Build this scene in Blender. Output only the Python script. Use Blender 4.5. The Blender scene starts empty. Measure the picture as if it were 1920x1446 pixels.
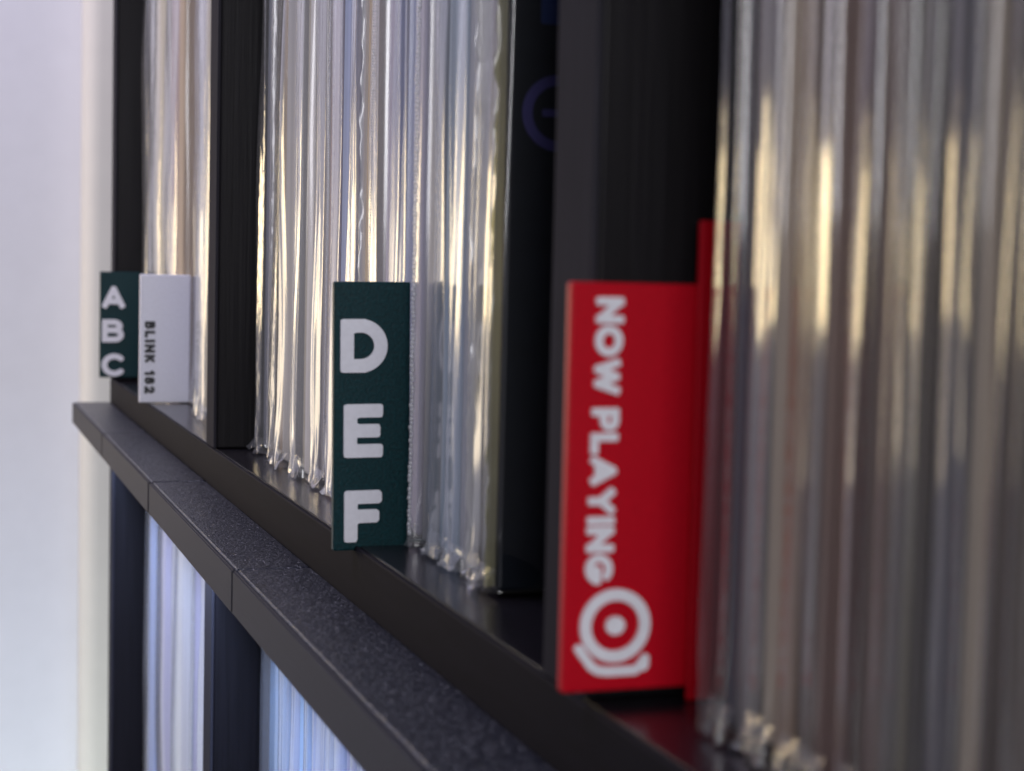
import bpy, bmesh, math, random
import numpy as np
from mathutils import Vector, Matrix, noise

# ------------------------------------------------------------------ camera, world, lights, exposure
sc = bpy.context.scene
COL = sc.collection
YAW, PITCH, ROLL = 0.32512, 0.06572, 0.02297
CAM_Z = 0.06213
XS = 0.08883            # lateral distance from the lens to the front plane of the shelf; +Y runs away along the shelf

cam_d = bpy.data.cameras.new('camera')
cam = bpy.data.objects.new('camera', cam_d)
COL.objects.link(cam)
fw = Vector((math.sin(YAW)*math.cos(PITCH), math.cos(YAW)*math.cos(PITCH), -math.sin(PITCH)))
r0 = Vector((math.cos(YAW), -math.sin(YAW), 0))
u0 = r0.cross(fw)
rr = math.cos(ROLL)*r0 + math.sin(ROLL)*u0
uu = -math.sin(ROLL)*r0 + math.cos(ROLL)*u0
M = Matrix.Identity(4)
for i in range(3):
    M[i][0], M[i][1], M[i][2] = rr[i], uu[i], -fw[i]
M[2][3] = CAM_Z
cam.matrix_world = M
cam_d.sensor_width = 36
cam_d.sensor_fit = 'HORIZONTAL'
cam_d.lens = 3201.02/1920*36
cam_d.clip_start = 0.01
cam_d.clip_end = 50
cam_d.dof.use_dof = True
cam_d.dof.focus_distance = 0.47
cam_d.dof.aperture_fstop = 24
sc.camera = cam

sc.view_settings.view_transform = 'Standard'
sc.view_settings.look = 'None'
sc.view_settings.exposure = 0.2
sc.view_settings.gamma = 1
sc.cycles.use_denoising = True
sc.cycles.max_bounces = 12
sc.cycles.transparent_max_bounces = 40
sc.cycles.glossy_bounces = 5
sc.cycles.sample_clamp_indirect = 6

w = bpy.data.worlds.new('World')
sc.world = w
w.use_nodes = True
bg = w.node_tree.nodes['Background']
bg.inputs[0].default_value = (0.62, 0.60, 0.74, 1)
bg.inputs[1].default_value = 0.16


def area(name, loc, target, sx, sy, power, color):
    l = bpy.data.lights.new(name, 'AREA')
    l.shape = 'RECTANGLE'
    l.size, l.size_y = sx, sy
    l.energy = power
    l.color = color
    o = bpy.data.objects.new(name, l)
    COL.objects.link(o)
    o.location = loc
    d = Vector(target) - Vector(loc)
    o.rotation_euler = d.to_track_quat('-Z', 'Y').to_euler()
    return o


# warm lamp in the far left of the room, mirrored in the plastic sleeves
area('warm_light', (-0.395, 1.22, 0.095), (0.1, 0.3, 0.06), 0.13, 0.13, 0.62, (1.0, 0.78, 0.44))
area('warm_light', (-0.600, 1.18, 0.110), (0.1, 0.3, 0.06), 0.11, 0.19, 0.75, (1.0, 0.80, 0.48))
# added lavender fill above, cools the shelf and ledge tops
area('lavender_fill', (-0.40, 0.45, 1.0), (0.05, 0.5, 0.0), 0.5, 0.5, 3.0, (0.74, 0.76, 1.0))
area('warm_light', (-0.24, 1.30, 0.01), (0.1, 0.4, 0.03), 0.20, 0.20, 0.34, (1.0, 0.82, 0.55))  # further warm source, added for a broad dim glow in the sleeves
# added lavender wash that brightens the end wall from above
area('lavender_fill', (-0.45, 0.85, 0.95), (-0.35, 1.36, 0.25), 0.8, 0.3, 7.6, (0.82, 0.75, 1.0))
# added pale fill that brightens the lower end wall beside the shelf
area('low_wall_fill', (-0.02, 1.00, -0.62), (0.0, 1.36, -0.2), 0.25, 0.2, 1.4, (0.84, 0.96, 0.97))
# added soft fill from behind the camera, brightens the tab faces
area('camera_side_fill', (-0.05, -1.0, 0.35), (0.1, 0.4, 0.0), 0.6, 0.5, 9.0, (0.96, 0.95, 1.0))
# cool strip under the ledge that lights the lower records
strip = area('ledge_strip_light', (XS-0.0060, 0.60, -0.0185), (XS+0.010, 0.60, -0.12), 0.008, 0.66, 1.6, (0.50, 0.63, 1.0))
strip.rotation_euler = (0, -0.30, 0)


# ------------------------------------------------------------------ node helpers and materials
def new_mat(name):
    m = bpy.data.materials.new(name)
    m.use_nodes = True
    nt = m.node_tree
    nt.nodes.clear()
    out = nt.nodes.new('ShaderNodeOutputMaterial')
    return m, nt, out


def node(nt, t, **kw):
    n = nt.nodes.new(t)
    for k, v in kw.items():
        setattr(n, k, v)
    return n


def coords(nt, scale):
    tc = node(nt, 'ShaderNodeTexCoord')
    mp = node(nt, 'ShaderNodeMapping')
    mp.inputs['Scale'].default_value = scale
    nt.links.new(tc.outputs['Object'], mp.inputs['Vector'])
    return mp.outputs['Vector']


def surf(name, color, rough, scale=(300, 300, 300), bump=0.2, dist=0.0003, var=0.15, spec=0.5, detail=4, vor=None, coat=0.0):
    """principled surface with noise driven colour variation and relief"""
    m, nt, out = new_mat(name)
    p = node(nt, 'ShaderNodeBsdfPrincipled')
    p.inputs['Roughness'].default_value = rough
    p.inputs['Specular IOR Level'].default_value = spec
    p.inputs['Coat Weight'].default_value = coat
    v = coords(nt, scale)
    n = node(nt, 'ShaderNodeTexNoise')
    n.inputs['Scale'].default_value = 1
    n.inputs['Detail'].default_value = detail
    nt.links.new(v, n.inputs['Vector'])
    ramp = node(nt, 'ShaderNodeMapRange')
    ramp.inputs['From Min'].default_value = 0.25
    ramp.inputs['From Max'].default_value = 0.75
    ramp.inputs['To Min'].default_value = 1-var
    ramp.inputs['To Max'].default_value = 1+var
    nt.links.new(n.outputs['Fac'], ramp.inputs['Value'])
    mul = node(nt, 'ShaderNodeMix', data_type='RGBA', blend_type='MULTIPLY')
    mul.inputs['Factor'].default_value = 1
    mul.inputs['A'].default_value = (*color, 1)
    nt.links.new(ramp.outputs['Result'], mul.inputs['B'])
    nt.links.new(mul.outputs['Result'], p.inputs['Base Color'])
    b = node(nt, 'ShaderNodeBump')
    b.inputs['Strength'].default_value = bump
    b.inputs['Distance'].default_value = dist
    if vor:
        vo = node(nt, 'ShaderNodeTexVoronoi')
        vo.inputs['Scale'].default_value = 1
        nt.links.new(coords(nt, (vor, vor, vor)), vo.inputs['Vector'])
        ad = node(nt, 'ShaderNodeMath', operation='ADD')
        nt.links.new(vo.outputs['Distance'], ad.inputs[0])
        nt.links.new(n.outputs['Fac'], ad.inputs[1])
        nt.links.new(ad.outputs[0], b.inputs['Height'])
    else:
        nt.links.new(n.outputs['Fac'], b.inputs['Height'])
    nt.links.new(b.outputs['Normal'], p.inputs['Normal'])
    nt.links.new(p.outputs[0], out.inputs[0])
    return m


MAT = {}
MAT['wood'] = surf('black_brown_veneer', (0.0052, 0.0044, 0.0058), 0.48, (900, 900, 22), 0.3, 0.0004, 0.4, 0.18)
MAT['wood_edge_lit'] = surf('lit_veneer_edge', (0.031, 0.030, 0.036), 0.75, (700, 700, 30), 0.15, 0.0002, 0.2, 0.03)  # front edges coloured lighter than the side veneer, as if catching the light
MAT['board_edge'] = surf('board_edge_band', (0.0105, 0.0100, 0.0140), 0.70, (500, 40, 500), 0.1, 0.0002, 0.15, 0.04)
MAT['board'] = surf('shelf_board_foil', (0.011, 0.0095, 0.0125), 0.23, (500, 40, 500), 0.08, 0.0002, 0.25, 0.4)
MAT['ledge_face'] = surf('smooth_printed_plastic', (0.050, 0.050, 0.060), 0.6, (60, 25, 2600), 0.10, 0.0001, 0.06, 0.06)
MAT['ledge_top'] = surf('grainy_printed_plastic', (0.013, 0.015, 0.025), 0.28, (900, 900, 900), 0.25, 0.0003, 0.35, 0.5, 6)


def glitter(m, scale, amount):
    """tiny facets with their own tilt, as on a textured print bed"""
    nt = m.node_tree
    p = next(n for n in nt.nodes if n.type == 'BSDF_PRINCIPLED')
    src = p.inputs['Normal'].links[0].from_socket
    vo = node(nt, 'ShaderNodeTexVoronoi')
    vo.inputs['Scale'].default_value = 1
    nt.links.new(coords(nt, (scale, scale, scale)), vo.inputs['Vector'])
    sub = node(nt, 'ShaderNodeVectorMath', operation='SUBTRACT')
    sub.inputs[1].default_value = (0.5, 0.5, 0.5)
    nt.links.new(vo.outputs['Color'], sub.inputs[0])
    scl = node(nt, 'ShaderNodeVectorMath', operation='SCALE')
    scl.inputs['Scale'].default_value = amount
    nt.links.new(sub.outputs[0], scl.inputs[0])
    ad = node(nt, 'ShaderNodeVectorMath', operation='ADD')
    nt.links.new(src, ad.inputs[0])
    nt.links.new(scl.outputs[0], ad.inputs[1])
    nm = node(nt, 'ShaderNodeVectorMath', operation='NORMALIZE')
    nt.links.new(ad.outputs[0], nm.inputs[0])
    nt.links.new(nm.outputs[0], p.inputs['Normal'])


glitter(MAT['ledge_top'], 3500, 0.85)
MAT['green'] = surf('dark_green_printed_plastic', (0.0014, 0.030, 0.036), 0.45, (1400, 1400, 1400), 0.35, 0.0003, 0.45, 0.2)
MAT['red'] = surf('red_printed_plastic', (0.50, 0.0012, 0.012), 0.45, (700, 700, 2400), 0.3, 0.0003, 0.10, 0.15)
MAT['white'] = surf('white_printed_plastic', (0.85, 0.85, 0.90), 0.45, (900, 900, 900), 0.15, 0.0002, 0.05)
MAT['black_ink'] = surf('black_printed_plastic', (0.012, 0.013, 0.016), 0.45, (900, 900, 900), 0.15, 0.0002, 0.1)
MAT['navy'] = surf('navy_black_card', (0.006, 0.010, 0.018), 0.40, (200, 200, 200), 0.1, 0.0002, 0.2)
MAT['emblem'] = surf('dull_violet_print', (0.07, 0.062, 0.24), 0.5, (200, 200, 200), 0.05, 0.0001, 0.05)
MAT['emblem_blue'] = surf('dull_blue_print', (0.012, 0.035, 0.16), 0.5, (200, 200, 200), 0.05, 0.0001, 0.05)
MAT['wall'] = surf('pale_wall_paint', (0.72, 0.72, 0.74), 0.75, (60, 60, 60), 0.1, 0.0005, 0.02)
MAT['trim'] = surf('cream_trim_paint', (0.77, 0.74, 0.65), 0.6, (60, 60, 60), 0.1, 0.0005, 0.02)
MAT['floor'] = surf('grey_floor', (0.20, 0.19, 0.19), 0.6, (30, 30, 30), 0.1, 0.001, 0.15)


def film(name, haze, tint, rough=0.10, bump=0.5, fine=1.0):
    """clear thin plastic: see-through, glossy at grazing angles, slightly milky"""
    m, nt, out = new_mat(name)
    n = node(nt, 'ShaderNodeTexNoise')
    n.inputs['Scale'].default_value = 1
    n.inputs['Detail'].default_value = 1
    nt.links.new(coords(nt, (150, 210, 7)), n.inputs['Vector'])
    n2 = node(nt, 'ShaderNodeTexNoise')
    n2.inputs['Scale'].default_value = 1
    n2.inputs['Detail'].default_value = 2
    nt.links.new(coords(nt, (90*fine, 110*fine, 34*fine)), n2.inputs['Vector'])
    ad = node(nt, 'ShaderNodeMath', operation='MULTIPLY_ADD')
    ad.inputs[1].default_value = 0.9
    nt.links.new(n2.outputs['Fac'], ad.inputs[0])
    nt.links.new(n.outputs['Fac'], ad.inputs[2])
    b = node(nt, 'ShaderNodeBump')
    b.inputs['Strength'].default_value = bump
    b.inputs['Distance'].default_value = 0.0005
    nt.links.new(ad.outputs[0], b.inputs['Height'])
    lw = node(nt, 'ShaderNodeLayerWeight')
    lw.inputs['Blend'].default_value = 0.5
    nt.links.new(b.outputs['Normal'], lw.inputs['Normal'])
    pw = node(nt, 'ShaderNodeMath', operation='POWER')
    pw.inputs[1].default_value = 4.0
    nt.links.new(lw.outputs['Facing'], pw.inputs[0])
    ma = node(nt, 'ShaderNodeMath', operation='MULTIPLY_ADD')
    ma.inputs[1].default_value = 0.85
    ma.inputs[2].default_value = 0.05
    nt.links.new(pw.outputs[0], ma.inputs[0])
    tr = node(nt, 'ShaderNodeBsdfTransparent')
    tr.inputs[0].default_value = (*tint, 1)
    df = node(nt, 'ShaderNodeBsdfDiffuse')
    df.inputs[0].default_value = (0.80*tint[0], 0.80*tint[1], 0.80*tint[2], 1)
    nt.links.new(b.outputs['Normal'], df.inputs['Normal'])
    gl = node(nt, 'ShaderNodeBsdfGlossy')
    gl.inputs['Roughness'].default_value = rough
    gl.inputs[0].default_value = (1, 1, 1, 1)
    nt.links.new(b.outputs['Normal'], gl.inputs['Normal'])
    m1 = node(nt, 'ShaderNodeMixShader')
    m1.inputs[0].default_value = haze
    nt.links.new(tr.outputs[0], m1.inputs[1])
    nt.links.new(df.outputs[0], m1.inputs[2])
    m2 = node(nt, 'ShaderNodeMixShader')
    nt.links.new(ma.outputs[0], m2.inputs[0])
    nt.links.new(m1.outputs[0], m2.inputs[1])
    nt.links.new(gl.outputs[0], m2.inputs[2])
    nt.links.new(m2.outputs[0], out.inputs[0])
    return m


FILM = {'olive': film('olive_tinted_plastic', 0.55, (0.55, 0.54, 0.36), 0.16, 0.3),
        'seam': film('sealed_seam_plastic', 0.5, (0.95, 0.95, 0.96), 0.12, 0.2),
        'clear': film('clear_plastic_film', 0.10, (0.95, 0.95, 0.95), 0.14, 0.14),
        'milky': film('milky_plastic_film', 0.16, (0.93, 0.95, 0.98), 0.16, 0.14),
        'warm': film('yellowed_plastic_film', 0.12, (0.96, 0.93, 0.83), 0.10, 0.16),
        'thin': film('thin_plastic_film', 0.02, (0.96, 0.95, 0.94), 0.08, 0.12),
        'crinkled': film('crinkled_plastic_film', 0.10, (0.95, 0.95, 0.94), 0.10, 0.40, 4.0),
        'bare': film('taut_plastic_film', 0.02, (0.96, 0.96, 0.96), 0.12, 0.25)}

JACKET = {}


def jacket_mat(col):
    if col not in JACKET:
        JACKET[col] = surf('printed_card', col, 0.55, (420, 420, 9), 0.1, 0.0002, 0.16)
    return JACKET[col]


# ------------------------------------------------------------------ object helpers
def link(name, me, mat=None, parent=None, loc=None):
    o = bpy.data.objects.new(name, me)
    COL.objects.link(o)
    if mat is not None:
        me.materials.append(mat)
    if parent is not None:
        o.parent = parent
    if loc is not None:
        o.location = loc
    return o


def thing(name, label, cat, loc, group=None):
    o = bpy.data.objects.new(name, None)
    o.empty_display_size = 0.02
    COL.objects.link(o)
    o.location = loc
    o['label'] = label
    o['category'] = cat
    if group:
        o['group'] = group
    return o


def mesh(name, verts, faces, smooth=False):
    me = bpy.data.meshes.new(name)
    me.from_pydata([tuple(v) for v in verts], [], faces)
    if smooth:
        me.polygons.foreach_set('use_smooth', [True]*len(me.polygons))
    me.update()
    return me


def box_mesh(name, x0, x1, y0, y1, z0, z1, bevel=0.0006, seg=2):
    bm = bmesh.new()
    vs = [bm.verts.new((x, y, z)) for x in (x0, x1) for y in (y0, y1) for z in (z0, z1)]
    for f in ((0, 1, 3, 2), (4, 6, 7, 5), (0, 4, 5, 1), (2, 3, 7, 6), (0, 2, 6, 4), (1, 5, 7, 3)):
        bm.faces.new([vs[i] for i in f])
    bmesh.ops.recalc_face_normals(bm, faces=bm.faces)
    if bevel:
        bmesh.ops.bevel(bm, geom=list(bm.edges), offset=bevel, segments=seg, affect='EDGES', profile=0.5)
    me = bpy.data.meshes.new(name)
    bm.to_mesh(me)
    bm.free()
    return me


# ------------------------------------------------------------------ setting
wall = link('wall', box_mesh('wall', -2.6, XS+1.2, 1.36, 1.46, -1.2, 1.6, 0), MAT['wall'])
wall['kind'] = 'structure'
trim = link('wall_trim', box_mesh('wall_trim', 0.103, 0.20, 1.325, 1.356, -1.2, 1.6, 0.012, 5), MAT['trim'])
trim['kind'] = 'structure'
floor = link('floor', box_mesh('floor', -3.0, 2.0, -2.0, 1.6, -1.24, -1.2, 0), MAT['floor'])
floor['kind'] = 'structure'

# ------------------------------------------------------------------ shelf unit
D3, S, TP = 0.24596, 0.351, 0.0165
BOARD_T = 0.036
DEPTH = 0.39
YEND = D3 + 2*S
unit = thing('shelf_unit', 'black wooden cube shelving unit holding all the sleeved records', 'shelf unit', (XS, 0.4, 0))


def upart(name, x0, x1, y0, y1, z0, z1, mat, bevel=0.0007):
    o = link(name, box_mesh(name, x0-XS, x1-XS, y0-0.4, y1-0.4, z0, z1, bevel), mat, unit)
    return o


YNEAR = -0.12
sb = upart('shelf_board', XS+0.0012, XS+DEPTH, YNEAR, YEND, -BOARD_T, 0.0, MAT['board'], 0.0004)
link('edge_band', box_mesh('edge_band', 0, 0.0012, YNEAR-0.4, YEND-0.4, -BOARD_T, 0.0, 0.0005, 2), MAT['board_edge'], sb)
upart('top_board', XS, XS+DEPTH, YNEAR, YEND, 0.336, 0.372, MAT['board'])
upart('bottom_board', XS, XS+DEPTH, YNEAR, YEND, -0.41, -0.372, MAT['board'])
upart('back_panel', XS+DEPTH-0.0, XS+DEPTH+0.005, YNEAR, YEND, -0.41, 0.372, MAT['wood'])
for k in range(4):
    yf = D3 + (2-k)*S
    for (z0, z1) in ((0.0002, 0.3358), (-0.3718, -BOARD_T-0.0002)):
        up = upart('upright', XS+0.0012, XS+DEPTH-0.0005, yf-TP, yf, z0, z1, MAT['wood'], 0.0006)
        eb = link('edge_band', box_mesh('edge_band', XS-XS+0.0001, 0.0012, yf-TP-0.4, yf-0.4, z0, z1, 0.0003, 1), MAT['wood_edge_lit'], up)

upart('leak_shield', XS-0.0175, XS-0.0168, YNEAR, YEND-0.006, -0.0233, -0.0152, MAT['wood'], 0)  # unseen plates added behind the ledge to stop strip light leaking through joints
upart('leak_shield', XS-0.0167, XS-0.0005, YNEAR, YEND-0.006, -0.0156, -0.0150, MAT['wood'], 0)

# ------------------------------------------------------------------ printed ledge segments under the shelf edge
LT, LW, LB = 0.01251, 0.02002, 0.02363
JO = [0.9425, 0.76852, 0.59451, 0.41875, 0.2435, 0.0680, -0.1070]
led_names = ['farthest short-looking', 'second farthest', 'middle', 'long nearer', 'nearest', '']
led_labels = ['smooth dark grey ledge segment at the far end below the ABC tab',
              'dark grey ledge segment in front of the first black upright, second from the far end',
              'sparkling grainy ledge segment below the records left of the green DEF tab',
              'long grainy ledge segment running below the green DEF tab towards the red tab',
              'blurred ledge segment nearest the camera below the red tab']
for k in range(5):
    y1, y0 = JO[k]-0.00022, JO[k+1]+0.00022
    L = y1-y0
    t = thing('shelf_ledge', led_labels[k], 'shelf ledge', (XS+(-0.0003, -0.0001, 0.0002, 0.0004, 0.0004)[k], y0, -LT+(0.0001, 0, -0.0002, -0.0003, -0.0003)[k]), 'printed ledge segments along the shelf edge')
    # top plate and front lip; the lip runs down in front of the light strip
    top = link('top_plate', box_mesh('top_plate', -LW+0.0013, -0.0003, 0, L, -0.0022, 0, 0.0004, 1), MAT['ledge_top'], t)
    prof = [(-LW+0.0012, -0.0001), (-LW, -0.0001), (-LW, -(LB-LT)), (-LW+0.0022, -(LB-LT)), (-LW+0.0022, -0.0023), (-LW+0.0012, -0.0023)]
    vs = [(x, y, z) for y in (0, L) for x, z in prof]
    n = len(prof)
    fs = [tuple(range(n)), tuple(range(2*n-1, n-1, -1))] + [(i, i+n, (i+1) % n+n, (i+1) % n) for i in range(n)]
    bm = bmesh.new()
    me = mesh('front_lip', vs, fs)
    bm.from_mesh(me)
    bmesh.ops.recalc_face_normals(bm, faces=bm.faces)
    bmesh.ops.bevel(bm, geom=list(bm.edges), offset=0.0004, segments=2, affect='EDGES')
    bm.to_mesh(me)
    bm.free()
    link('front_lip', me, MAT['ledge_face'], t)


# ------------------------------------------------------------------ raised lettering from stroke distance fields
def arc(cx, cy, rx, ry, a0, a1, n=18):
    return [(cx+rx*math.cos(math.radians(a0+(a1-a0)*i/n)), cy+ry*math.sin(math.radians(a0+(a1-a0)*i/n))) for i in range(n+1)]


# glyph strokes in a box of height 1 (stroke centre lines), with the glyph's own advance width
GLYPH = {
    'A': (0.88, [[(0.0, 0), (0.44, 1), (0.88, 0)], [(0.2, 0.27), (0.68, 0.27)]]),
    'B': (0.62, [[(0, 0), (0, 1), (0.36, 1)] + arc(0.36, 0.77, 0.22, 0.23, 90, -90) + [(0, 0.54)],
                 [(0.36, 0.54)] + arc(0.38, 0.27, 0.25, 0.27, 90, -90) + [(0, 0)]]),
    'C': (0.8, [arc(0.46, 0.5, 0.46, 0.5, 48, 312, 30)]),
    'D': (0.74, [[(0, 0), (0, 1), (0.3, 1)] + arc(0.3, 0.5, 0.44, 0.5, 90, -90, 26) + [(0, 0)]]),
    'E': (0.6, [[(0.6, 1), (0, 1), (0, 0), (0.6, 0)], [(0, 0.5), (0.54, 0.5)]]),
    'F': (0.58, [[(0.58, 1), (0, 1), (0, 0)], [(0, 0.5), (0.52, 0.5)]]),
    'N': (0.74, [[(0, 0), (0, 1), (0.74, 0), (0.74, 1)]]),
    'O': (0.94, [arc(0.47, 0.5, 0.47, 0.5, 0, 360, 40)]),
    'W': (1.16, [[(0, 1), (0.29, 0), (0.58, 0.95), (0.87, 0), (1.16, 1)]]),
    'P': (0.62, [[(0, 0), (0, 1), (0.34, 1)] + arc(0.34, 0.71, 0.28, 0.29, 90, -90) + [(0, 0.42)]]),
    'L': (0.54, [[(0, 1), (0, 0), (0.54, 0)]]),
    'Y': (0.8, [[(0, 1), (0.4, 0.48), (0.8, 1)], [(0.4, 0.48), (0.4, 0)]]),
    'I': (0.0, [[(0, 0), (0, 1)]]),
    'G': (0.86, [arc(0.46, 0.5, 0.46, 0.5, 50, 350, 30) + [(0.5, 0.42)]]),
    'K': (0.66, [[(0, 0), (0, 1)], [(0.64, 1), (0.05, 0.42)], [(0.24, 0.6), (0.68, 0)]]),
    '1': (0.24, [[(0, 0.8), (0.24, 1), (0.24, 0)]]),
    '8': (0.6, [arc(0.3, 0.76, 0.26, 0.24, 0, 360, 24), arc(0.3, 0.27, 0.3, 0.27, 0, 360, 24)]),
    '2': (0.6, [arc(0.3, 0.7, 0.28, 0.3, 165, -35, 20) + [(0, 0), (0.62, 0)]]),
}


def stroke_mesh(name, lines, wd, h, blobs=(), res=5.0, soft=False):
    """solid raised shape: union of round strokes of width wd, extruded by h towards -Y; lines in the XZ plane"""
    pts = np.array([p for l in lines for p in l] + [(b[0], b[1]) for b in blobs])
    rmax = max([wd/2] + [b[2] for b in blobs])
    lo, hi = pts.min(0)-rmax*1.3, pts.max(0)+rmax*1.3
    st = wd/res
    nx, nz = int((hi[0]-lo[0])/st)+2, int((hi[1]-lo[1])/st)+2
    gx, gz = lo[0]+np.arange(nx)*st, lo[1]+np.arange(nz)*st
    X, Z = np.meshgrid(gx, gz, indexing='ij')
    F = np.full(X.shape, 1e9)
    for l in lines:
        for (ax, az), (bx, bz) in zip(l[:-1], l[1:]):
            dx, dz = bx-ax, bz-az
            q = dx*dx+dz*dz
            if q > (0.9*wd)**2 and not soft:      # straight stroke: square-cut, corners barely rounded
                ln, rd = math.sqrt(q), wd*0.16
                ex, ez = dx/ln, dz/ln
                e = 0.5 if min(abs(ex), abs(ez)) < 0.02 else 0.35
                u = np.abs((X-(ax+bx)/2)*ex+(Z-(az+bz)/2)*ez)-(ln/2+e*wd-rd)
                v = np.abs(-(X-(ax+bx)/2)*ez+(Z-(az+bz)/2)*ex)-(wd/2-rd)
                d = np.hypot(np.maximum(u, 0), np.maximum(v, 0))+np.minimum(np.maximum(u, v), 0)-rd
                F = np.minimum(F, d)
                continue
            t = np.clip(((X-ax)*dx+(Z-az)*dz)/q, 0, 1) if q > 0 else 0*X
            F = np.minimum(F, np.hypot(X-ax-t*dx, Z-az-t*dz)-wd/2)
    if not soft and not blobs:
        F = np.maximum(F, np.maximum(np.abs(X-(pts[:, 0].min()+pts[:, 0].max())/2)-np.ptp(pts[:, 0])/2, np.abs(Z-(pts[:, 1].min()+pts[:, 1].max())/2)-np.ptp(pts[:, 1])/2)-wd/2)
    for bx, bz, br in blobs:
        F = np.minimum(F, np.hypot(X-bx, Z-bz)-br)
    F = np.where(np.abs(F) < st*1e-3, st*1e-3, F)
    bm = bmesh.new()
    cache = {}

    def vert(k, x, z):
        if k not in cache:
            cache[k] = bm.verts.new((x, -h, z))
        return cache[k]

    def cut(i0, j0, i1, j1):
        k = ('e',) + (min((i0, j0), (i1, j1)), max((i0, j0), (i1, j1)))
        a, b = F[i0, j0], F[i1, j1]
        t = a/(a-b)
        return vert(k, gx[i0]+(gx[i1]-gx[i0])*t, gz[j0]+(gz[j1]-gz[j0])*t)
    for i in range(nx-1):
        for j in range(nz-1):
            c = [(i, j), (i+1, j), (i+1, j+1), (i, j+1)]
            s = [F[p] < 0 for p in c]
            if not any(s):
                continue
            poly = []
            for a in range(4):
                b = (a+1) % 4
                if s[a]:
                    poly.append(vert(('v',)+c[a], gx[c[a][0]], gz[c[a][1]]))
                if s[a] != s[b]:
                    poly.append(cut(*c[a], *c[b]))
            if len(poly) >= 3:
                bm.faces.new(poly)
    top = list(bm.faces)
    ex = bmesh.ops.extrude_face_region(bm, geom=top, use_keep_orig=True)
    low = [v for v in ex['geom'] if isinstance(v, bmesh.types.BMVert)]
    for v in low:
        v.co.y = 0
    # soften the printed edge: pull the front face's outline in slightly by scaling nothing, normals stay sharp
    bmesh.ops.recalc_face_normals(bm, faces=bm.faces)
    me = bpy.data.meshes.new(name)
    bm.to_mesh(me)
    bm.free()
    return me


def glyph_lines(ch, x, z, sx, sz, rot=False):
    """strokes of a glyph; rot turns the text so that it reads downwards with letter tops to the right"""
    adv, ls = GLYPH[ch]
    if rot:
        return [[(x+pz*sz, z-px*sx) for px, pz in l] for l in ls]
    return [[(x+px*sx, z+pz*sz) for px, pz in l] for l in ls]


# ------------------------------------------------------------------ divider tabs
def divider(name, label, y, xl, xr, z0, z1, mat, plate_x1, plate_top=None, th=0.0022):
    t = thing(name, label, 'divider tab', (XS+xl, y, z0), 'lettered divider tabs between the records')
    w_, h_ = xr-xl, z1-z0
    link('tab', box_mesh('tab', 0, w_, 0, th, 0, h_, 0.0004), mat, t)
    return t, w_, h_


# ABC and DEF: three raised white letters one below another
def letters_down(t, w_, h_, word, spans, xoff, lw_):
    for ch, (a, b, gw), xo in zip(word, spans, xoff):
        wd = lw_*h_
        hh = (b-a)*h_-wd
        adv = GLYPH[ch][0]
        sx = (gw*w_-wd)/adv
        ln = glyph_lines(ch, xo*w_+wd/2, h_*(1-b)+wd/2, sx, hh)
        link('letter', stroke_mesh('letter', ln, wd, 0.0006), MAT['white'], t)


GR_DIV = 'lettered divider tabs between the records'
t, w_, h_ = divider('record_divider', 'dark green divider tab with raised white letters A B C at the far end', 0.915, -0.00864, 0.0119, 0.0026, 0.0581, MAT['green'], 0.1)
letters_down(t, w_, h_, 'ABC', [(0.135, 0.350, 0.58), (0.45, 0.665, 0.54), (0.772, 0.988, 0.57)], (0.05, 0.055, 0.05), 0.052)
link('plate', box_mesh('plate', w_-0.0002, w_+0.07, 0.0003, 0.0018, -0.0024, h_*0.2, 0.0003), MAT['green'], t)

t, w_, h_ = divider('record_divider', 'dark green divider tab with large white letters D E F, in focus mid shelf', 0.372, -0.00481, 0.01278, -0.0010, 0.0594, MAT['green'], 0.1)
t.rotation_euler.y = -0.013      # leans very slightly
letters_down(t, w_, h_, 'DEF', [(0.138, 0.336, 0.61), (0.453, 0.652, 0.51), (0.775, 0.968, 0.49)], (0.08, 0.125, 0.135), 0.050)
link('plate', box_mesh('plate', w_-0.0002, w_+0.07, 0.0003, 0.0018, 0.0012, h_*0.03, 0.0003), MAT['green'], t)

# white tab, black lettering that reads downwards
t, w_, h_ = divider('record_divider', 'white divider tab with black lettering BLINK 182 beside the ABC tab', 0.775, -0.00345, 0.0188, 0.0005, 0.0579, MAT['white'], 0.1)
z = h_*(1-0.365)
x = 0.0022
cap, wd = 0.0046, 0.00128
for ch in 'BLINK 182':
    if ch == ' ':
        z -= 0.0026
        continue
    adv = GLYPH[ch][0]
    sx = (cap-wd)*1.02
    ln = glyph_lines(ch, x+wd/2, z-wd/2, sx, cap-wd, True)
    link('letter', stroke_mesh('letter', ln, wd, 0.0003, res=4), MAT['black_ink'], t)
    z -= adv*sx+wd+0.00085
link('plate', box_mesh('plate', w_+0.0001, w_+0.06, 0.0003, 0.0016, 0.0, h_*0.99, 0.0003), FILM['milky'], t)

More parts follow.
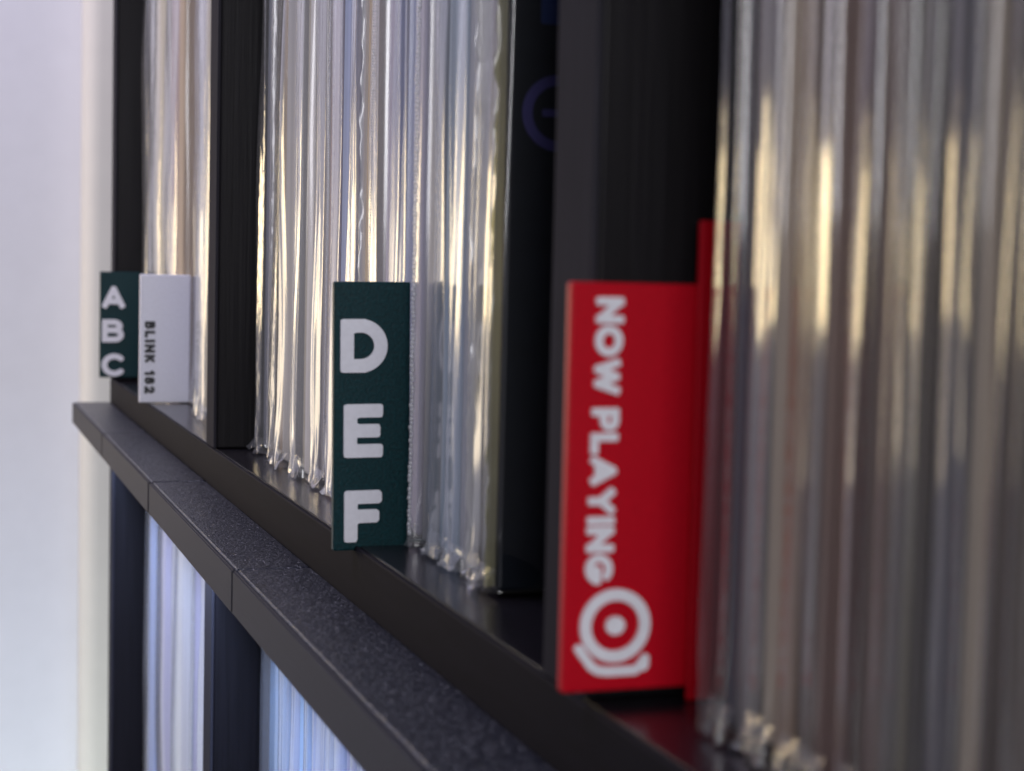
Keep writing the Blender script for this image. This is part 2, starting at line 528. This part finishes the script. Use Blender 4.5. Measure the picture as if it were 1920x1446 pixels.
# red tab with the turntable sign
t, w_, h_ = divider('record_divider', 'red divider tab with white lettering NOW PLAYING and a turntable symbol', 0.2265, -0.0039, 0.0175, 0.0020, 0.0611, MAT['red'], 0.1)
link('plate', box_mesh('plate', w_-0.0022, w_+0.06, -0.0012, -0.0001, -0.0019, 0.0683, 0.0003), MAT['red'], t)
PX = 0.0000795           # metres on the tab for one pixel of the close-up measurements
cap, wd = 53*PX, 14.5*PX
word = 'NOW PLAYING'
tot = 520*PX
adv_sum = sum(GLYPH[c][0] for c in word if c != ' ')
ng = len(word)-2
sp = 24*PX
gap = 3.5*PX
sx = (tot-sp-ng*gap-10*wd)/adv_sum
z = h_ - 26*PX
for i, ch in enumerate(word):
    if ch == ' ':
        z -= sp-gap
        continue
    f = (h_-z)/h_
    ln = glyph_lines(ch, (47-14*f)*PX+wd/2, z-wd/2, sx, cap-wd, True)
    link('letter', stroke_mesh('letter', ln, wd, 0.0005), MAT['white'], t)
    z -= GLYPH[ch][0]*sx+wd+gap
cx, cz = 99*PX, h_-622*PX
ring = stroke_mesh('symbol_ring', [arc(cx, cz, 58*PX, 57*PX, 0, 360, 48)], 21*PX, 0.0005)
link('symbol_ring', ring, MAT['white'], t)
link('symbol_dot', stroke_mesh('symbol_dot', [[(cx-2*PX, cz), (cx+2*PX, cz)]], 33*PX, 0.0005, res=10), MAT['white'], t)
tone = [(cx-70*PX, cz-40*PX), (cx-55*PX, cz-60*PX), (cx-45*PX, cz-73*PX), (cx-33*PX, cz-81*PX), (cx-15*PX, cz-84*PX), (cx+40*PX, cz-84*PX), (cx+52*PX, cz-77*PX), (cx+60*PX, cz-63*PX)]
link('symbol_tonearm', stroke_mesh('symbol_tonearm', [tone], 17*PX, 0.0005, soft=True,
                                   blobs=((cx+56*PX, cz-74*PX, 12*PX), (cx-67*PX, cz-42*PX, 9*PX))), MAT['white'], t)


# ------------------------------------------------------------------ records in plastic sleeves
def nz(a, b, c):
    return noise.noise(Vector((a, b, c)))


Z_ROWS = np.concatenate([np.arange(0.0008, 0.022, 0.0009), np.arange(0.022, 0.235, 0.0032), np.array([0.26, 0.29, 0.315])])
SIDE = [0.0015, 0.004, 0.009, 0.02, 0.05, 0.12, 0.310]
NS = 26


def sleeve_mesh(T, nose, rnd, wrinkle, flare, flat=0):
    """closed plastic tube; local x runs into the shelf, y across the thickness (0 near, T far), z up"""
    sd = rnd.uniform(0, 200)
    pw = rnd.uniform(3.0, 7.0)
    kt = min(1.0, T/0.012)
    slant = rnd.uniform(-0.045, 0.045)*T
    wrinkle = wrinkle*kt
    if flat == 1:          # pulled taut over the card, mirrors the lamps as one broad patch
        pw, slant, wrinkle = 16.0, 0.0, wrinkle*0.5
    elif flat == 2:        # slack, leaning to one side
        pw, slant = rnd.uniform(5, 10), rnd.choice((-1, 1))*rnd.uniform(0.06, 0.11)*T
    ridges = [(rnd.uniform(-0.8, 0.8), rnd.uniform(-1, 1)*0.0008, rnd.uniform(0.08, 0.3), rnd.uniform(0, 90)) for _ in range(3)]
    rows = []
    for zz in Z_ROWS:
        pin = 1-0.28*math.exp(-((zz-0.004)/0.005)**2)
        hf = T/2*(0.97+0.04*nz(sd, zz*14, 3))*pin
        bot = math.exp(-zz/0.010)
        cyo = T/2 + 0.0010*nz(sd+7, zz*9, 1)*wrinkle
        row = []
        ss = np.linspace(1, -1, NS)
        for s in ss:
            x = nose*(1-max(0.0, 1-abs(s)**pw)**0.5)
            for (c, a, wdt, off) in ridges:
                cc = c+0.25*nz(off, zz*8, 0)
                x += wrinkle*a*math.exp(-((s-cc)/wdt)**2)*(0.5+1.2*nz(off+5, zz*13, 0))
            x += wrinkle*0.0007*nz(s*0.9+sd, zz*17, 5)+slant*s+(0.5+0.5*wrinkle)*0.0014*nz(sd+40, zz*15, s*0.35)
            x += kt*bot*(0.0016*nz(s*1.3+sd, zz*75, 9)+flare*(-0.0014))
            row.append((x, cyo+hf*s, zz))
        left = [(nose+d, cyo+(T/2*0.985)*(1-(1-pin)*math.exp(-d/0.01))+0.0002*nz(d*90, zz*20, sd), zz) for d in SIDE][::-1]
        right = [(nose+d, cyo-(T/2*0.985)*(1-(1-pin)*math.exp(-d/0.01))+0.0002*nz(d*90, zz*20, sd+9), zz) for d in SIDE]
        rows.append(left+row+right)
    n = len(rows[0])
    verts = [v for r in rows for v in r]
    faces = []
    for i in range(len(rows)-1):
        a = i*n
        for j in range(n-1):
            faces.append((a+j, a+j+1, a+n+j+1, a+n+j))
        faces.append((a+n-1, a, a+n, a+2*n-1))
    return mesh('sleeve', verts, faces, True)


def fold_mesh(T, rnd):
    """the crumpled bottom fin of the sleeve, pressed against the shelf"""
    sd = rnd.uniform(0, 300)
    nu, nv = 18, 9
    kt = 0.35+0.65*min(1.0, T/0.012)
    verts = []
    for i in range(nu):
        s = -1+2*i/(nu-1)
        for j in range(nv):
            v = j/(nv-1)
            x = 0.0014-0.0036*kt*v*(0.7+0.6*nz(s*1.2+sd, 0, 1)) + 0.0006*kt*nz(s*1.2+sd, v*2, 2)
            z = 0.0050*(1-v)**1.3+0.0005 + 0.0013*kt*v*abs(nz(s*1.0+sd, v*1.2, 7))*2
            y = T/2+T/2*s*(0.92-0.22*v*(1-v)*4)+0.0006*nz(s*3, v*5, sd)
            verts.append((x, y, z))
    faces = [(i*nv+j, (i+1)*nv+j, (i+1)*nv+j+1, i*nv+j+1) for i in range(nu-1) for j in range(nv-1)]
    return mesh('bottom_fold', verts, faces, True)


def bead_mesh(x, y, z0, z1, step, rad, rnd):
    """row of heat-sealed beads along a sleeve seam"""
    verts, faces = [], []
    z = z0
    while z < z1:
        b = len(verts)
        r = rad*rnd.uniform(0.8, 1.15)
        ox, oy = rnd.uniform(-1, 1)*rad*0.25, rnd.uniform(-1, 1)*rad*0.25
        for lat_ in (-0.6, 0.6):
            for k in range(6):
                a = k*math.pi/3
                verts.append((x+ox+r*math.cos(lat_)*math.cos(a), y+oy+r*math.cos(lat_)*math.sin(a), z+r*math.sin(lat_)*1.1))
        verts.append((x+ox, y+oy, z-r*1.1))
        verts.append((x+ox, y+oy, z+r*1.1))
        for k in range(6):
            k2 = (k+1) % 6
            faces += [(b+k, b+k2, b+6+k2, b+6+k), (b+12, b+k2, b+k), (b+13, b+6+k, b+6+k2)]
        z += step
    return mesh('beaded_seam', verts, faces, True)


def flange_mesh(x, y, z0, z1, out, rnd):
    """thin torn plastic edge standing out along the sleeve"""
    sd = rnd.uniform(0, 100)
    verts, faces = [], []
    zs = np.arange(z0, z1, 0.0011)
    for i, z in enumerate(zs):
        o = out*(0.75+0.45*nz(sd, z*200, 0)+0.12*nz(sd, z*600, 4))
        yy = y+0.0006*nz(sd, z*120, 8)
        verts += [(x+0.001, y, z), (x-o*0.5, yy-0.0002, z), (x-o, yy+0.0003*nz(sd, z*500, 2), z)]
        if i:
            a, b = 3*(i-1), 3*i
            faces += [(a, a+1, b+1, b), (a+1, a+2, b+2, b+1)]
    return mesh('seam_flange', verts, faces, True)


def record(label, far, near, xoff, col, zbase, seed, kind='clear', seam=None, nose=None, wrinkle=1.0, inset=0.0038, group=None, dark=False, flat=0):
    rnd = random.Random(seed)
    T = (far-near)
    t = thing('sleeved_record', label, 'record', (XS+xoff, near, zbase), group)
    body = T*0.93
    ns = nose if nose is not None else min(0.004, body*0.42)*rnd.uniform(0.6, 1.1)
    sl = link('sleeve', sleeve_mesh(body, ns, rnd, wrinkle, rnd.uniform(0.2, 1.0), flat), FILM[kind], t)
    link('bottom_fold', fold_mesh(body, rnd), FILM['milky' if kind == 'milky' else 'clear'], sl)
    jm = MAT['navy'] if dark else jacket_mat(col)
    tilt = rnd.uniform(-0.0006, 0.0006)
    j = link('jacket', box_mesh('jacket', inset, 0.312, body*0.07, body*0.93, 0.0012, 0.312, min(0.0008, body*0.1)), jm, t)
    if seam == 'beads':
        o = link('beaded_seam', bead_mesh(-0.0007, body*0.12, 0.004, 0.2, 0.00098, 0.00055, rnd), FILM['seam'], sl)
        o['kind'] = 'stuff'
    elif seam == 'fine':
        o = link('beaded_seam', bead_mesh(-0.0002, body*0.9, 0.004, 0.2, 0.0007, 0.0003, rnd), FILM['seam'], sl)
        o['kind'] = 'stuff'
    elif seam == 'flange':
        link('seam_flange', flange_mesh(0.0006, body*0.08, 0.004, 0.24, 0.0013, rnd), FILM['seam'], sl)
    elif seam == 'far_flange':
        link('seam_flange', flange_mesh(0.0006, body*0.9, 0.004, 0.24, 0.0022, rnd), FILM['seam'], sl)
    return t, j


# colours of the card seen through the plastic
WHT, GRY, BLU, TAN, PNK, LAV, OLV, DRK, BRN, STL, CRM = (
    (0.60, 0.60, 0.62), (0.36, 0.37, 0.40), (0.42, 0.50, 0.74), (0.50, 0.38, 0.25), (0.40, 0.28, 0.30), (0.46, 0.44, 0.60),
    (0.16, 0.16, 0.10), (0.02, 0.02, 0.024), (0.22, 0.15, 0.12), (0.20, 0.24, 0.34), (0.56, 0.52, 0.42))
SLT, UMB, MAU = (0.035, 0.045, 0.085), (0.045, 0.030, 0.026), (0.15, 0.095, 0.09)
NAME = {SLT: 'dark slate', UMB: 'umber', MAU: 'mauve brown', WHT: 'white', GRY: 'grey', BLU: 'pale blue', TAN: 'tan', PNK: 'dusky pink', LAV: 'lavender', OLV: 'olive',
        DRK: 'charcoal', BRN: 'brown', STL: 'slate blue', CRM: 'cream'}
ORD = ['first', 'second', 'third', 'fourth', 'fifth', 'sixth', 'seventh', 'eighth', 'ninth', 'tenth', 'eleventh', 'twelfth',
       'thirteenth', 'fourteenth', 'fifteenth', 'sixteenth', 'seventeenth', 'eighteenth', 'nineteenth', 'twentieth', 'twenty-first', 'twenty-second']


def row(bounds, cols, xoffs, zb, seed, where, group, kinds=None, seams=None, wr=1.0, flats=None, **kw):
    out = []
    for i in range(len(bounds)-1):
        kd = (kinds or {}).get(i, 'clear')
        sm = (seams or {}).get(i)
        extra = {'beads': ' with beaded seam', 'flange': ' with torn seam', 'far_flange': ' with ragged seam'}.get(sm, '')
        lab = f'{NAME[cols[i]]} record in clear sleeve{extra}, {ORD[i]} {where}'
        out.append(record(lab, bounds[i], bounds[i+1], xoffs[i % len(xoffs)], cols[i], zb, seed+i, kd, sm, wrinkle=wr, group=group, flat=(flats or {}).get(i, 0), **kw))
    return out


# upper bay behind the ABC and white tabs
row([0.9290, 0.8933, 0.8379, 0.802, 0.7790, 0.7535, 0.7257, 0.6983, 0.6798],
    [GRY, CRM, PNK, TAN, LAV, BLU, CRM, WHT], [0.0125, 0.0118, 0.0130, 0.0121, 0.0195, 0.0180, 0.0128, 0.0121], 0.0, 100,
    'right of the far end upright', 'sleeved records in the far bay', {1: 'crinkled', 6: 'crinkled'})
# middle bay either side of the DEF tab
b2 = [0.5779, 0.5561, 0.5393, 0.5134, 0.5013, 0.4898, 0.4773, 0.4633, 0.445, 0.4339, 0.4177, 0.4073, 0.3984, 0.3869, 0.3760]
row(b2, [GRY, TAN, GRY, CRM, WHT, GRY, PNK, BLU, PNK, TAN, GRY, LAV, BLU, LAV], [0.0122, 0.0136, 0.0112, 0.0128, 0.0109, 0.0132, 0.0120], 0.0, 200,
    'right of the tall middle upright', 'sleeved records left of the DEF tab', {0: 'crinkled', 1: 'crinkled', 7: 'milky', 12: 'milky'}, {1: 'fine', 4: 'fine', 7: 'fine', 9: 'flange', 11: 'fine'}, flats={3: 1, 6: 1, 7: 1, 11: 1, 12: 1})
PGB = (0.44, 0.55, 0.60)
NAME[PGB] = 'broad pale grey blue'
row([0.3706, 0.3631, 0.3446, 0.3302, 0.3214], [GRY, PGB, GRY, OLV], [0.0112, 0.0126, 0.0118, 0.0124], 0.0, 240,
    'right of the green DEF tab', 'sleeved records right of the DEF tab', {1: 'milky', 2: 'milky'}, {0: 'beads', 3: 'flange'})
t, j = record('navy black record jacket with a violet ring emblem beside the near black upright', 0.3214, 0.3059, 0.0108, OLV, 0.0, 260,
              'bare', 'far_flange', nose=0.0022, wrinkle=0.35, inset=0.0018, dark=True)
jy = 0.0155*0.93*0.07
cx, cz = 0.0118, 0.0925
sl = [c for c in t.children if c.name.startswith('sleeve')][0]
link('sleeve_edge', flange_mesh(0.0010, 0.0155*0.93*0.2, 0.002, 0.24, 0.0016, random.Random(5)), FILM['olive'], sl)
for nm, ln, wdt, m in (('emblem_ring', [arc(cx, cz, 0.0062, 0.0062, 0, 360, 40)], 0.0020, 'emblem'),
                       ('emblem_bar', [[(cx-0.0025, cz), (cx+0.0025, cz)]], 0.0014, 'emblem'),
                       ('emblem_block', [[(cx-0.0025, 0.1105), (cx-0.0025, 0.125), (cx+0.002, 0.125), (cx+0.002, 0.1105), (cx-0.0025, 0.1105)],
                                         [(cx-0.001, 0.1105), (cx-0.001, 0.125)]], 0.0028, 'emblem_blue')):
    o = link(nm, stroke_mesh(nm, ln, wdt, 0.00015), MAT[m], j)
    o.location = (0, jy-0.00002, 0)
# near bay right of the red tab
b3 = [0.2095, 0.2051, 0.2008, 0.1948, 0.1898, 0.185, 0.1804, 0.1761, 0.1695, 0.1667, 0.1639, 0.1597, 0.1556, 0.1503, 0.1457, 0.1413, 0.1355, 0.128]
GRD, TND = (0.17, 0.17, 0.19), (0.30, 0.21, 0.13)
NAME[GRD], NAME[TND] = 'mid grey', 'tan'
row(b3, [SLT, GRD, CRM, TND, UMB, MAU, MAU, MAU, UMB, OLV, DRK, SLT, CRM, UMB, DRK, TAN, DRK], [0.0096, 0.0092, 0.0106, 0.0096, 0.0102], 0.0, 300,
    'right of the red tab', 'blurred sleeved records in the near bay', {**{i: 'thin' for i in range(18)}, 8: 'bare', 10: 'bare', 14: 'bare'}, flats={i: 1 if i in (2, 3, 12) else 2 for i in range(17)})
# lower bays under the ledge
row([0.9250, 0.8893, 0.8173, 0.7592, 0.7214, 0.6899, 0.668], [BLU, LAV, WHT, LAV, BLU, LAV], [0.0150, 0.0155], -0.3715, 400,
    'in the far bay under the ledge', 'sleeved records in the far lower bay', {i: 'milky' for i in range(6)})
CYN = (0.36, 0.56, 0.78)
NAME[CYN] = 'pale cyan'
row([0.575, 0.5384, 0.5201, 0.5028, 0.4866, 0.4713, 0.4569, 0.4433, 0.4303, 0.4181, 0.4009, 0.385], [CYN, BLU, CYN, BLU, WHT, BLU, LAV, LAV, BLU, CYN, WHT], [0.0148, 0.0152, 0.0145], -0.3715, 430,
    'in lower bay under middle records', 'sleeved records in the middle lower bay', {i: 'milky' for i in range(11)}, {2: 'beads', 4: 'beads'})
